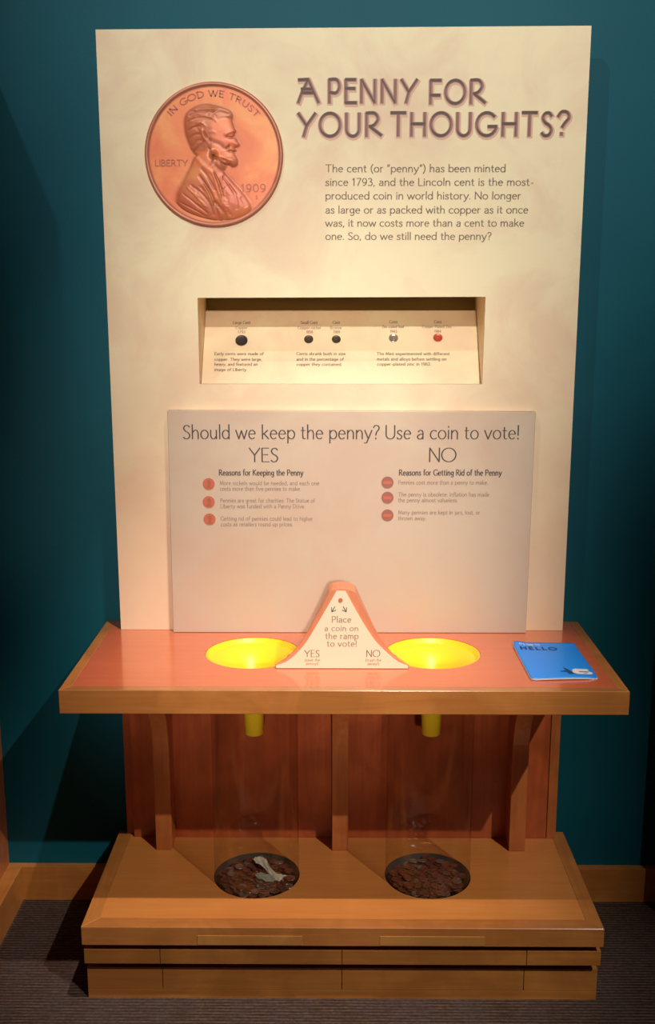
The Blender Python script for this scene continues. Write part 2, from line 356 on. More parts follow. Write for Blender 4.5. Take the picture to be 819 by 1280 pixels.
def text_mesh(lines, plane, font=G, w=nib(.07, .10), gap=.13, lift=0.0):
    """lines: (string, x0, x1, baseline, cap height); plane(a, b) -> world point"""
    V, Fc = [], []; lf = lifted(plane); cnt = 0
    for s, x0, x1, y, h in lines:
        adv = sum(font[c][0] for c in s)+gap*(len(s)-1); k = (x1-x0)/adv; a = 0
        for c in s:
            for st in font[c][1]:
                pts = [((a+px)*k, py*h) for px, py in st]
                cnt += 1; pk = lf(cnt); ribbon(V, Fc, pts, lambda d: w(d)*h, lambda p, q: pk(x0+p, y+q))
            a += font[c][0]+gap
    return pymesh(V, Fc)
def on_y(Y): return lambda a, b: (a, Y, b)

# ================================================================== SETTING
struct(link('floor', pymesh([(-4,-6,0),(4,-6,0),(4,.3,0),(-4,.3,0)], [(0,1,2,3)]), M['carpet']))
struct(link('wall_back', prism(rect(-2.2, 2.2, 0, 3.6), [rect(-.345, .335, 1.335, 1.565)], XZ, 0, .02), M['teal']))
struct(box('wall_left', -.98, -.87, -.5, -.0, 0, 2.26, M['wood_z']))
struct(box('wall_right', .87, .98, -.2, -.0, 0, 2.4, M['wood_z']))
struct(box('baseboard_back', -.87, .87, -.02, -.0, 0, .0955, M['wood_x'], bevel=.001))
struct(box('baseboard_left', -.87, -.832, -.5, -.0205, 0, .0955, M['wood_y'], bevel=.001))

# ================================================================== PLATFORM
PL, PR, PF, PZ = -.572, .572, -.443, .2008
TX = [(-.202, -.2285), (.205, -.2275)]; TR = .1005
plinth = empty('plinth', (0, -.22, 0), 'low honey-coloured wooden plinth on the carpet with two round coin wells in its top', 'plinth')
bw = .034
part('top_panel', prism(rect(PL+bw, PR-bw, PF+bw, -bw*.3-.001), [circ(x, y, TR+.0015) for x, y in TX], XY, .1567, PZ), M['platform'], plinth)
def strip(root, name, pts, z0, z1, m): return part(name, fix(prism(pts, [], XY, z0, z1), .0012, 1), m, root)
strip(plinth, 'edge_strip', [(PL,PF), (PR,PF), (PR-bw,PF+bw), (PL+bw,PF+bw)], .156, PZ, M['counter_edge'])
strip(plinth, 'edge_strip', [(PL,PF), (PL+bw,PF+bw), (PL+bw,-.0205), (PL,-.0205)], .156, PZ, M['wood_y'])
strip(plinth, 'edge_strip', [(PR,PF), (PR,-.0205), (PR-bw,-.0205), (PR-bw,PF+bw)], .156, PZ, M['wood_y'])
for a, b in ((-.317, -.087), (.083, .312)):
    pbox(plinth, 'inlay_strip', a, b, PF-.0012, PF+.002, .1585, .181, M['light_strip'], bevel=.0003, label='paler inlaid strip')
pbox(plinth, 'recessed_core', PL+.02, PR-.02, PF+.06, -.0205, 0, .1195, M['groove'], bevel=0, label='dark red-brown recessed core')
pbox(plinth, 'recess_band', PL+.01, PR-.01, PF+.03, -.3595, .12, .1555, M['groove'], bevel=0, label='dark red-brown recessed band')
g = .0007
for a, b in ((PL, -.403), (-.403, 0), (0, .408), (.408, PR)):
    pbox(plinth, 'upper_board', a+g, b-g, -.43, -.4135, .102, .137, M['wood_x'], bevel=.0008)
for a, b in ((-.403, 0), (0, .408)):
    pbox(plinth, 'lower_board', a+g, b-g, -.4075, -.384, .0225, .078, M['wood_x'], bevel=.0008)
pbox(plinth, 'lower_board', PL, -.403-g, -.4075, -.384, .0225, .078, M['wood_x'], bevel=.0008)
pbox(plinth, 'lower_board', .408+g, PR, -.4075, -.384, .0225, .078, M['wood_x'], bevel=.0008)
pbox(plinth, 'toe_rail', PL, PR, -.4075, -.384, 0, .0218, M['wood_x'], bevel=.0008)
for s in (PL, PR-.018):
    pbox(plinth, 'side_board', s, s+.018, -.3835, -.0205, 0, .0995, M['wood_y'], bevel=.0008)
    pbox(plinth, 'side_board', s, s+.018, -.413, -.0205, .1005, .137, M['wood_y'], bevel=.0008)
for x, y in TX:
    part('coin_well', lathe([(TR+.001, .199), (TR+.001, .170), (.001, .170), (.001, .167), (TR+.004, .167), (TR+.004, .199)], 48, x, y, True), M['well'], plinth, 'dark round well under the tube')

# ================================================================== BACK PANEL AND BRACKETS
CZ, CB = .7596, .7077
backp = empty('support_panel', (0, -.04, PZ), 'reddish wooden upright panel between the plinth and the counter', 'panel')
for a, b in ((-.528, -.435), (-.435, -.001), (-.001, .436), (.436, .521)):
    pbox(backp, 'veneer_panel', a+.0006, b-.0006, -.0555, -.038, PZ+.0003, CB-.0003, M['back'], bevel=.0012)
pbox(backp, 'backing_board', -.549, .545, -.0375, -.0205, PZ+.0003, CB-.0003, M['back'], bevel=.001)
pbox(backp, 'side_stile', .522, .545, -.0555, -.038, PZ+.0003, CB-.0003, M['wood_z'], bevel=.001)
def bracket_profile():
    zt = CB-.0005; pts = [(-.056, PZ+.0005), (-.119, PZ+.0005)]
    for i in range(13):
        s = i/12; z = .44+(zt-.44)*s; pts.append((-.119-.19*(s**2.3), z))
    pts.append((-.056, zt)); return pts
for i, xc in enumerate((-.4405, -.0025, .4365)):
    me = fix(prism(bracket_profile(), [], lambda a, b, t: (t, a, b), xc-.0205, xc+.0195), .0012, 1)
    o = empty('counter_bracket', (xc, -.1, PZ), ['curved wooden bracket under the left end of the counter', 'wooden bracket between the two clear tubes under the counter', 'curved wooden bracket under the right end of the counter'][i], 'bracket', 'curved brackets carrying the counter')
    part('bracket_board', me, M['wood_z'], o)

# ================================================================== COUNTER
CL, CR, CF = -.585, .5875, -.47
FX = [(-.203, -.2345), (.2055, -.2335)]; FR = .1075
counter = empty('counter', (0, -.235, CZ), 'wooden counter shelf with a salmon sheen coloured into its top, mitred edge and two round funnel holes', 'counter')
bw = .022
part('counter_top', prism(rect(CL+bw, CR-bw, CF+bw, -.0215), [circ(x, y, FR) for x, y in FX], XY, CB, CZ), M['counter'], counter)
strip(counter, 'edge_strip', [(CL,CF), (CR,CF), (CR-bw,CF+bw), (CL+bw,CF+bw)], CB, CZ, M['counter_edge'])
strip(counter, 'edge_strip', [(CL,CF), (CL+bw,CF+bw), (CL+bw,-.001), (CL,-.001)], CB, CZ, M['wood_y'])
strip(counter, 'edge_strip', [(CR,CF), (CR,-.001), (CR-bw,-.001), (CR-bw,CF+bw)], CB, CZ, M['wood_y'])
pbox(counter, 'edge_strip', CL+bw, CR-bw, -.021, -.001, CB, CZ, M['wood_x'], bevel=.001)

# ================================================================== FUNNELS AND TUBES
for k, ((x, y), side, sgn) in enumerate(zip(FX, ('left', 'right'), ('YES', 'NO'))):
    f = empty('coin_funnel', (x, y, .56), f'yellow plastic funnel sunk in the counter, {side} of the ramp, above the {side} tube', 'funnel', 'yellow coin funnels')
    prof = [(FR-.0008, CZ-.001), (FR-.004, CZ-.0015), (FR-.0055, CZ-.012)]
    for i in range(1, 13):
        s = i/12; prof.append((FR-.0055-(FR-.0055-.026)*s, CZ-.012-.055*(s**1.9)))
    inner = prof[:]
    outer = [(r+.0025, z-.003) for r, z in reversed(prof[2:])]+[(FR-.0008, CZ-.012)]
    part('cone', lathe(inner+outer, 72, x, y, True), M['yellow'], f)
    part('nozzle', lathe([(.0255, CZ-.066), (.0235, .62), (.0215, .5645), (.0190, .562), (.0175, .5645), (.0195, .62), (.0222, CZ-.066)], 40, x, y, True), M['yellow'], f)
for k, ((x, y), side) in enumerate(zip(TX, ('left', 'right'))):
    o = empty('coin_tube', (x, y, PZ), f'clear acrylic collection tube under the {side} funnel, ' + ('with a banknote among its coins' if k == 0 else 'holding only coins'), 'tube', 'clear coin collection tubes')
    part('tube_wall', lathe([(TR-.0002, .1985), (TR-.0002, CB-.001)], 72, x, y), M['acrylic'], o)

# ================================================================== COIN PILES
def coin_mesh(r, h, m):
    me = lathe([(.0001, h*.30), (r*.86, h*.30), (r*.9, h*.5), (r*.97, h*.5), (r, h*.35), (r, -h*.35), (r*.97, -h*.5), (r*.9, -h*.5), (r*.86, -h*.3), (.0001, -h*.3)], 20)
    me.materials.append(m); return me
KINDS = [('copper cent', coin_mesh(.0095, .0016, M['pilecopper'])), ('dark brown cent', coin_mesh(.0095, .0016, M['pilebrown'])), ('silver coin', coin_mesh(.0106, .0019, M['pilesilver']))]
for (x, y), side in zip(TX, ('left', 'right')):
    n = 0
    for layer in range(4):
        off = rng.uniform(0, .02, 2); st = .0212
        for i in range(-6, 7):
            for j in range(-7, 8):
                px = (i+.5*(j % 2))*st+off[0]+rng.uniform(-.001, .001); py = j*st*.866+off[1]-.01+rng.uniform(-.001, .001)
                if math.hypot(px, py) > TR-.0175: continue
                if layer > 1 and rng.random() < (.35 if layer == 2 else .7): continue
                q = rng.random(); kd = KINDS[0 if q < .52 else (1 if q < .86 else 2)]
                o = bpy.data.objects.new('coin', kd[1]); COL.objects.link(o)
                tl = .06 if layer < 2 else (.12 if layer == 2 else .24)
                o.location = (x+px, y+py, .1885+layer*.0042); o.rotation_euler = (rng.uniform(-tl, tl), rng.uniform(-tl, tl), rng.uniform(0, 6.28))
                o['label'] = f'{kd[0]} in the coin pile at the bottom of the {side} tube'; o['category'] = 'coin'
                o['group'] = f'{kd[0]}s in the {side} tube'
                n += 1
# crumpled banknote lying on the left pile
def crumple(pts, widths, z, amp, seed, nx=22, ny=6):
    r = random.Random(seed); V, Fc = [], []; path = sm(*pts, n=6); m = len(path)
    for i, p in enumerate(path):
        s = i/(m-1); a, b = path[max(i-1, 0)], path[min(i+1, m-1)]; d = (b[0]-a[0], b[1]-a[1]); L = math.hypot(*d); d = (d[0]/L, d[1]/L)
        k = s*(len(widths)-1); q = min(int(k), len(widths)-2); wd = widths[q]+(widths[q+1]-widths[q])*(k-q)
        for j in range(ny+1):
            u = (j/ny-.5)*wd
            V.append((p[0]-d[1]*u, p[1]+d[0]*u, z+amp*(.6*math.sin(j*1.9+i*.8)+r.uniform(-.5, .5)+1)))
    for i in range(m-1):
        for j in range(ny): a = i*(ny+1)+j; Fc.append((a, a+1, a+ny+2, a+ny+1))
    return pymesh(V, Fc)
note = empty('banknote', (-.17, -.22, .19), 'crumpled pale banknote lying twisted on the coins in the left tube', 'banknote')
me = crumple([(-.212,-.168), (-.195,-.182), (-.178,-.212), (-.158,-.245), (-.138,-.258)], [.014, .03, .012, .016, .034], .2058, .0026, 3)
o = part('note_fold', me, M['note'], note); md = o.modifiers.new('t', 'SOLIDIFY'); md.thickness = .0004
me = crumple([(-.202,-.238), (-.19,-.246), (-.172,-.256), (-.158,-.268)], [.012, .026, .028, .014], .2054, .0020, 5)
o = part('note_end', me, M['notegreen'], note, 'grey-green folded end'); md = o.modifiers.new('t', 'SOLIDIFY'); md.thickness = .0004

# ================================================================== INTERPRETIVE BOARD
BF = -.0735
board = empty('display_board', (0, -.06, CZ), 'tall parchment-coloured board titled A PENNY FOR YOUR THOUGHTS? with a giant coin', 'sign board')
outline = [(-.5355, CZ+.0005), (.534, CZ+.0005), (.5345, 2.1225), (-.5365, 2.1165)]
rec = [(-.330, 1.3525), (.3225, 1.3525), (.324, 1.5505), (-.330, 1.548)]
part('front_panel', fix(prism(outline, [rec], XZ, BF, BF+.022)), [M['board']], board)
pbox(board, 'mounting_cleat', -.42, .42, BF+.0225, -.0005, 1.98, 2.04, M['wood_x'], bevel=0)
# recessed case: sloping rail, side cheeks, ceiling
V = []; 
def quadm(a, b, c, d): return pymesh([a, b, c, d], [(0,1,2,3)])
part('case_side', quadm((-.3335, BF+.0225, 1.338), (-.3335, .13, 1.338), (-.3335, .13, 1.562), (-.3335, BF+.0225, 1.562)), M['board'], board)
part('case_side', quadm((.3265, BF+.0225, 1.338), (.3265, BF+.0225, 1.562), (.3265, .13, 1.562), (.3265, .13, 1.338)), M['board'], board)
part('case_ceiling', quadm((-.3335, BF+.0225, 1.552), (.3265, BF+.0225, 1.552), (.3265, .13, 1.552), (-.3335, .13, 1.552)), M['board'], board)
part('case_back', quadm((-.3335, .129, 1.338), (.3265, .129, 1.338), (.3265, .129, 1.562), (-.3335, .129, 1.562)), M['case'], board)
SY, SZ, SL = .12/.20727, .169/.20727, .20727
def slant(a, s, d=0): return (a, -.02+SY*s-SZ*d, 1.349+SZ*s+SY*d)
part('case_floor', quadm((-.3335, BF+.0225, 1.3495), (.3265, BF+.0225, 1.3495), (.3265, -.019, 1.3495), (-.3335, -.019, 1.3495)), M['board'], board)
v = [slant(-.3325, 0, -.004), slant(.3255, 0, -.004), slant(.3255, SL, -.004), slant(-.3325, SL, -.004), slant(-.3325, 0), slant(.3255, 0), slant(.3255, SL), slant(-.3325, SL)]
rail = part('reading_rail', fix(pymesh(v, [(0,3,2,1), (4,5,6,7), (0,1,5,4), (1,2,6,5), (2,3,7,6), (3,0,4,7)])), M['board'], board, 'sloping printed rail in the recess')
SP = lambda a, b: slant(a, b, .0006)
body = [('Early cents were made of', -.3053, -.1884, .0792, .0078), ('copper. They were large,', -.3048, -.1915, .0636, .0078), ('heavy, and featured an', -.3042, -.2015, .0500, .0078), ('image of Liberty.', -.3035, -.226, .0352, .0078),
        ('Cents shrank both in size', -.1094, .0077, .0793, .0078), ('and in the percentage of', -.109, .003, .0640, .0078), ('copper they contained.', -.1085, -.001, .0500, .0078),
        ('The Mint experimented with different', .0828, .256, .0794, .0078), ('metals and alloys before settling on', .083, .248, .0645, .0078), ('copper-plated zinc in 1982.', .0832, .211, .0505, .0078)]
for q in (body[:4], body[4:7], body[7:]): sub('caption_lettering', text_mesh(q, SP, w=nib(.13, .19)), M['ink'], rail)
heads = [('Large Cent', -.2645, -.2228, .1675, .0085), ('Copper', -.258, -.229, .1530, .0075), ('Small Cent', -.1006, -.0599, .1675, .0085), ('Copper-nickel', -.1081, -.052, .1530, .0075),
         ('Cent', -.023, -.0056, .1675, .0085), ('Bronze', -.0288, -.0017, .1530, .0075), ('Cent', .1146, .134, .1695, .0085), ('Zinc-coated Steel', .0969, .1491, .1560, .0075), ('Cent', .2231, .2405, .1695, .0085), ('Copper-Plated Zinc', .1936, .265, .1560, .0075)]
for q in range(0, 10, 2): sub('coin_caption', text_mesh(heads[q:q+2], SP, w=nib(.11, .16)), M['ink_soft'], rail)
years = [('1793', -.2525, -.2345, .1410, .0072), ('1858', -.0867, -.0712, .1410, .0072), ('1909', -.021, -.0056, .1410, .0072), ('1943', .116, .132, .1430, .0072), ('1984', .2225, .2385, .1430, .0072)]
for q in years: sub('year_lettering', text_mesh([q], SP, w=nib(.12, .16)), M['mauve'], rail, 'reddish year number')
# lettering on the board
PB = on_y(BF-.0006)
title = [('A', -.0985, -.054, 1.9665, .0475), ('PENNY', -.033, .160, 1.9660, .0475), ('FOR', .188, .309, 1.9640, .0478), ('YOUR', -.0985, .083, 1.8962, .0480), ('THOUGHTS', .105, .459, 1.8970, .0480), ('?', .469, .496, 1.8985, .0480)]
tl = part('title_shadow', text_mesh([(s, a+.0012, b+.0012, z-.0022, h) for s, a, b, z, h in title], on_y(BF-.0003), T, nib(.27, .27), .22), M['pinkhalo'], board, 'soft pinkish outline of the title')
part('title_lettering', text_mesh(title, PB, T, nib(.165, .165), .22), M['mauve'], board, 'mauve-brown title lettering')
part('title_shading', text_mesh([(s, a-.0006, b-.0006, z+.0005, h) for s, a, b, z, h in title], on_y(BF-.0009), T, lambda d: .03+.09*max(0, abs(d[0])-.2)/.8, .22), M['olive'], board, 'dark brown inner shading of the title')
para = ['The cent (or “penny”) has been minted', 'since 1793, and the Lincoln cent is the most-', 'produced coin in world history. No longer', 'as large or as packed with copper as it once', 'was, it now costs more than a cent to make', 'one. So, do we still need the penny?']
pz = [1.8212, 1.7923, 1.7632, 1.7331, 1.7047, 1.6760]; px1 = [.3595, .4226, .3953, .4125, .4046, .3323]
part('paragraph_lettering', text_mesh([(s, -.039, x1, z, .0155) for s, x1, z in zip(para, px1, pz)], PB, w=nib(.09, .15), gap=.10), M['ink'], board)

# the giant coin
CX, CZc, CRr = -.2855, 1.8565, .1525
prof_px = [(215,640),(225,590),(255,530),(285,475),(305,430),(318,415),(300,402),(287,370),(272,330),(264,280),(268,235),(290,205),(325,185),(370,176),(420,184),(460,198),(487,212),(493,230),(490,255),(498,285),(504,302),(498,318),(508,342),(521,366),(512,377),(499,380),(502,392),(497,402),(502,416),(511,440),(506,464),(485,472),(462,466),(446,492),(470,520),(505,560),(540,600),(572,655),(560,690),(520,712),(440,727),(380,722),(310,703),(250,675)]
prof = np.array(sm(*[((x-398)/325, (415-y)/342) for x, y in prof_px+[prof_px[0]]], n=4)[:-1])
def seg_dist(P, poly, closed=True):
    A = poly; B = np.roll(poly, -1, 0) if closed else poly[1:]
    if not closed: A = poly[:-1]
    d = np.full(len(P), 9.)
    for a, b in zip(A, B):
        ab = b-a; tt = np.clip(((P-a)@ab)/max(ab@ab, 1e-12), 0, 1); d = np.minimum(d, np.hypot(*(P-a-tt[:, None]*ab).T))
    return d
def inside(P, poly):
    c = np.zeros(len(P), bool); j = len(poly)-1
    for i in range(len(poly)):
        xi, yi = poly[i]; xj, yj = poly[j]
        with np.errstate(divide='ignore', invalid='ignore'):
            c ^= ((yi > P[:, 1]) != (yj > P[:, 1])) & (P[:, 0] < (xj-xi)*(P[:, 1]-yi)/(yj-yi+1e-15)+xi)
        j = i
    return c
def px(*p): return np.array(sm(*[((x-398)/325, (415-y)/342) for x, y in p], n=4))
N1, N2 = 84, 260
rr = np.sqrt(np.linspace(.0001, 1, N1))*.94; th = np.linspace(0, 2*np.pi, N2, endpoint=False)
P = np.array([(r*math.cos(a), r*math.sin(a)) for r in rr for a in th])
dist = seg_dist(P, prof); ins = inside(P, prof); sd = np.where(ins, dist, 0)
Hh = .0042*(1-np.exp(-sd/.055))+.0022*np.clip(sd/.3, 0, 1)
feat = [ # (stroke, width, amplitude)  negative = groove
 (px((300,400),(330,372),(352,350)), .02, -.9), (px((345,300),(352,330),(368,352),(360,372)), .022, .9), (px((356,310),(366,332)), .012, -1.0),
 (px((380,345),(420,360),(455,385),(470,375)), .016, -1.0), (px((455,318),(475,308),(500,302)), .016, .9), (px((462,330),(480,334),(494,330)), .013, -1.3),
 (px((470,395),(498,400)), .011, -1.1), (px((470,372),(466,388),(472,402)), .013, -.8), (px((375,380),(395,420),(430,450),(470,462)), .02, -.9),
 (px((400,400),(430,425),(470,440)), .02, .6), (px((420,250),(450,240),(480,245)), .014, -.3),
 (px((290,230),(320,215),(360,212),(400,218)), .013, -.8), (px((280,260),(310,245),(350,240),(390,250)), .013, -.8), (px((280,300),(305,285),(335,280)), .013, -.8),
 (px((285,335),(310,320),(338,318)), .013, -.8), (px((300,370),(318,350),(340,345)), .013, -.8), (px((400,218),(430,205),(468,214)), .013, -.9), (px((300,205),(340,196),(400,200)), .012, .6),
 (px((320,430),(350,470),(390,500),(410,560),(430,620),(450,660)), .02, .9), (px((340,480),(370,520),(400,580)), .014, -1.1),
 (px((330,515),(360,560),(385,610),(400,660),(415,720)), .02, -1.3), (px((290,560),(330,590),(370,640),(392,700)), .015, -.9), (px((345,560),(372,600),(388,650)), .015, .9),
 (px((250,600),(300,640),(360,690)), .013, -.7), (px((235,640),(290,670),(350,705)), .012, -.7), (px((270,570),(310,610),(350,660)), .012, .6), (px((440,520),(470,560),(500,600)), .014, -.8), (px((400,500),(425,560),(440,640)), .012, -1.0),
 (px((445,495),(430,530),(440,570)), .016, .8), (px((470,560),(500,620),(505,670)), .014, -.7), (px((525,620),(545,660)), .014, -.8), (px((400,640),(440,690),(445,725)), .02, -1.4), (px((395,450),(420,480),(445,492)), .016, -.9)]
pat = np.zeros(len(P))  # shade coloured into the relief's grooves, outline, hair and coat
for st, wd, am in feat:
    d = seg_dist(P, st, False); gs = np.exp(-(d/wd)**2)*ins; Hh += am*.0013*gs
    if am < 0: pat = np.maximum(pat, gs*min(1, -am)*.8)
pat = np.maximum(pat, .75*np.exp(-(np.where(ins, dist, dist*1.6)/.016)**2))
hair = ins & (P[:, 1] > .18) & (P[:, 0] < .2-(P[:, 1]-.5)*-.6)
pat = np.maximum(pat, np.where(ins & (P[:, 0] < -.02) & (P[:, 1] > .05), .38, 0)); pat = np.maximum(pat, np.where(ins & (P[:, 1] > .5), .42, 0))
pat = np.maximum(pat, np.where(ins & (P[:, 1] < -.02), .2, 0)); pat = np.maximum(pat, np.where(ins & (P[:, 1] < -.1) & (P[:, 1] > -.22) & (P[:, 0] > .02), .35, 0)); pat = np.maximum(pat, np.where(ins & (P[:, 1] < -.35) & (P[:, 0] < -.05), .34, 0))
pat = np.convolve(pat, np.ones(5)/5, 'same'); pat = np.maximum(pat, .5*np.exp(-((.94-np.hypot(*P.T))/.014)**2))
for _ in range(70):      # short curls in the hair and beard, small creases in the coat
    q = rng.integers(0, 3); cxp, cyp, rx_, ry_ = [(340, 250, 60, 62), (430, 448, 50, 16), (360, 620, 110, 80)][q]
    ax, ay = cxp+rng.uniform(-1, 1)*rx_, cyp+rng.uniform(-1, 1)*ry_; an = rng.uniform(-.6, .9)+(1.0 if q == 2 else 0); ln = rng.uniform(12, 30)
    st = px((ax, ay), (ax+ln*.5*math.cos(an), ay+ln*.5*math.sin(an)-4), (ax+ln*math.cos(an), ay+ln*math.sin(an)))
    gs = np.exp(-(seg_dist(P, st, False)/.012)**2)*ins*(dist > .03); Hh += gs*rng.choice([-1, 1])*.0006; pat = np.maximum(pat, gs*.4)
V = [(CX+p[0]*CRr, BF-.0045-h, CZc+p[1]*CRr) for p, h in zip(P, Hh)]
Fc = [tuple(range(N2))]+[(j*N2+i, j*N2+(i+1) % N2, (j+1)*N2+(i+1) % N2, (j+1)*N2+i) for j in range(N1-1) for i in range(N2)]
giant = part('coin_disc', lathe([(.001, 0), (CRr, 0), (CRr+.0008, .003), (CRr, .0065), (CRr*.985, .0085), (CRr*.955, .0085), (CRr*.935, .0030), (CRr*.5, .0030), (.001, .0030)], 96), M['copper_rim'], board, 'giant copper coin with a raised rim')
giant.data.transform(Matrix.Translation((CX, BF-.0001, CZc)) @ Matrix.Rotation(math.radians(90), 4, 'X')); 
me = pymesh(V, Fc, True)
at = me.attributes.new('relief_shade', 'FLOAT', 'POINT'); at.data.foreach_set('value', pat.astype(np.float32))
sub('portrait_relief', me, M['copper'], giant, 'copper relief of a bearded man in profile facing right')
FY = BF-.0056
def arc_text(s, radius, a_mid, span, h):
    V, Fc = [], []; adv = sum(G[c][0] for c in s)+.2*(len(s)-1); a = 0
    for c in s:
        for st in G[c][1]:
            def place(p, q, a=a):
                ang = math.radians(a_mid+span/2-(a+p/h)/adv*span); R = radius+q
                return (CX+R*math.cos(ang), FY, CZc+R*math.sin(ang))
            ribbon(V, Fc, [(x*h, y*h) for x, y in st], lambda d: .15*h, place)
        a += G[c][0]+.2
    return pymesh(V, Fc)
sub('coin_lettering', arc_text('IN GOD WE TRUST', CRr*.805, 89, 98, .0125), M['copper_dark'], giant)
PF_ = on_y(FY)
sub('coin_lettering', text_mesh([('LIBERTY', -.4160, -.3440, 1.834, .0125)], PF_, w=nib(.13, .17)), M['copper_dark'], giant)
sub('coin_lettering', text_mesh([('1909', -.2265, -.1720, 1.7790, .0160), ('S', -.1945, -.1895, 1.7640, .0070)], PF_, w=nib(.13, .18)), M['copper_dark'], giant)

# coins pinned on the sloping rail
def rail_coin(name_, s, r, m, label, relief=True):
    o = empty('display_coin', slant(s[0], s[1], 0), label, 'coin', 'coins mounted in the recess')
    rot = Matrix.Rotation(math.pi/2-math.atan2(.12, .169), 4, 'X')
    R = Matrix((Vector((1, 0, 0)), Vector((0, SY, SZ)), Vector((0, -SZ, SY)))).transposed().to_4x4()
    me = coin_mesh(r, .0024, m); me.transform(R @ Matrix.Translation((0, 0, .0018)))
    a = link('coin_body', me, None, o)
    hd = sm((-.3,-.6), (-.25,-.1), (-.3,.35), (0,.55), (.3,.35), (.36,.05), (.25,-.2), (.3,-.6), n=3)
    me = prism([(p[0]*r, p[1]*r) for p in hd], [], XY, .0024, .0034); me.transform(R)
    b = link('head_relief', me, m, o)
    return o
rail_coin('c', (-.2423, .1197), .0148, M['darkcoin'], 'largest coin in the recess, nearly black, at the far left')
rail_coin('c', (-.0807, .1232), .0110, M['bronze'], 'small dark coin in the recess above the middle caption, left of the pair')
rail_coin('c', (-.0143, .1232), .0108, M['bronze'], 'small dark coin in the recess, right one of the middle pair')
rail_coin('c', (.1233, .1267), .0112, M['steel'], 'silver-grey coin in the recess left of the red copper coin')
rail_coin('c', (.2301, .1278), .0112, M['penny_red'], 'bright red copper coin at the right of the recess')

# ================================================================== VOTING PANEL
RF = -.0945
rp = empty('voting_panel', (.02, RF, CZ), 'lower pinkish-tan panel asking Should we keep the penny? Use a coin to vote!', 'panel')
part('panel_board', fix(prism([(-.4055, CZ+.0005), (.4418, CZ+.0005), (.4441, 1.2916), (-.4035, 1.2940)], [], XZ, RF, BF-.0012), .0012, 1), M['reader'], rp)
PR_ = on_y(RF-.0006)
part('heading_lettering', text_mesh([('Should we keep the penny? Use a coin to vote!', -.3685, .408, 1.2288, .0315), ('YES', -.2156, -.1487, 1.1753, .0320), ('NO', .2004, .2635, 1.1758, .0320)], PR_, w=nib(.05, .095), gap=.085), M['ink_dark'], rp)
part('subheading_lettering', text_mesh([('Reasons for Keeping the Penny', -.287, -.0912, 1.1432, .0132), ('Reasons for Getting Rid of the Penny', .1322, .3702, 1.1437, .0132)], PR_, w=nib(.10, .165)), M['ink_dark'], rp)
hb = .0092
bul = [('More nickels would be needed, and each one', -.2856, -.054, 1.1205, hb), ('costs more than five pennies to make.', -.2856, -.097, 1.1072, hb), ('Pennies are great for charities: The Statue of', -.2852, -.064, 1.0792, hb), ('Liberty was funded with a Penny Drive.', -.2852, -.087, 1.0655, hb), ('Getting rid of pennies could lead to higher', -.2855, -.069, 1.0358, hb), ('costs as retailers round up prices.', -.2855, -.116, 1.0222, hb),
       ('Pennies cost more than a penny to make.', .1307, .3393, 1.1225, hb), ('The penny is obsolete: inflation has made', .1310, .343, 1.0940, hb), ('the penny almost valueless.', .1310, .270, 1.0805, hb), ('Many pennies are kept in jars, lost, or', .1316, .323, 1.0512, hb), ('thrown away.', .1316, .197, 1.0375, hb)]
for a, b in ((0, 2), (2, 4), (4, 6), (6, 7), (7, 9), (9, 11)): part('reason_lettering', text_mesh(bul[a:b], PR_, w=nib(.095, .15)), M['ink_soft'], rp)
for i, (x, z) in enumerate([(-.3117, 1.1224), (-.3127, 1.0796), (-.3117, 1.0384), (.1054, 1.1267), (.1058, 1.0906), (.1063, 1.0486)]):
    m1, m2 = (M['penny_print'], M['penny_print_dark']) if i < 3 else (M['penny_print_dark'], M['copper_dark'])
    o = part('coin_icon', prism(circ(x, z, .0142, 32), [], XZ, RF-.0008, RF-.0001), m1, rp, 'printed copper coin' if i < 3 else 'printed brown coin')
    if i < 3: pl = sm((x-.006,z-.010), (x-.002,z-.002), (x-.004,z+.006), (x+.001,z+.010), (x+.005,z+.006), (x+.006,z), (x+.003,z-.003), (x+.007,z-.010), n=3); me = prism(pl, [], XZ, RF-.0011, RF-.0007); mm = M['copper_dark']
    else: me = prism(rect(x-.0095, x+.0095, z-.004, z+.003), [], XZ, RF-.0011, RF-.0007); mm = m1 = M['penny_print']
    sub('icon_figure', me, mm, o)

# ================================================================== COIN RAMP
RY = -.338
wl = [(-.0138,.9341), (-.0325,.9005), (-.0497,.8698), (-.068,.838), (-.0837,.8128), (-.1064,.7873), (-.125,.7735), (-.144,.7665)]
wr = [(.0058,.9341), (.0235,.9010), (.0405,.8700), (.0600,.8380), (.0789,.8132), (.1030,.7895), (.122,.7745), (.142,.7665)]
ramp = empty('coin_ramp', (0, -.29, CZ), 'pyramid-shaped wooden coin ramp with white Place a coin sign, on the counter between the funnels', 'coin ramp')
plq = sm(*reversed(wl), n=3)+sm(*wr, n=3)+[(.142, CZ+.0014), (-.144, CZ+.0014)]
plate = part('sign_plaque', prism(plq, [], XZ, RY-.004, RY-.0003), M['plaque'], ramp, 'white triangular sign on the front')
ol = [(-.147,.7665), (-.130,.776), (-.112,.792), (-.094,.814), (-.077,.840), (-.0615,.869), (-.0455,.899), (-.0325,.9255), (-.0290,.9320)]
orr = [(x*-1-.006+.004, z) for x, z in ol]
top = [(-.022,.9368), (-.012,.9392), (-.003,.9400), (.007,.9392), (.017,.9368)]
def ring(scale_t):
    return None
bodyp = sm(*ol, n=3)+top+list(reversed(sm(*orr, n=3)))+[(.145, CZ+.0012), (-.147, CZ+.0012)]
V, Fc = [], []; ys = [RY, RY+.003, RY+.055, RY+.064]; sh = [.992, 1.0, 1.0, .975]
def chm(p, s): return ((p[0]+.001)*s-.001 if p[1] > .77 else p[0], CZ+.0012+(p[1]-CZ-.0012)*s)
n = len(bodyp)
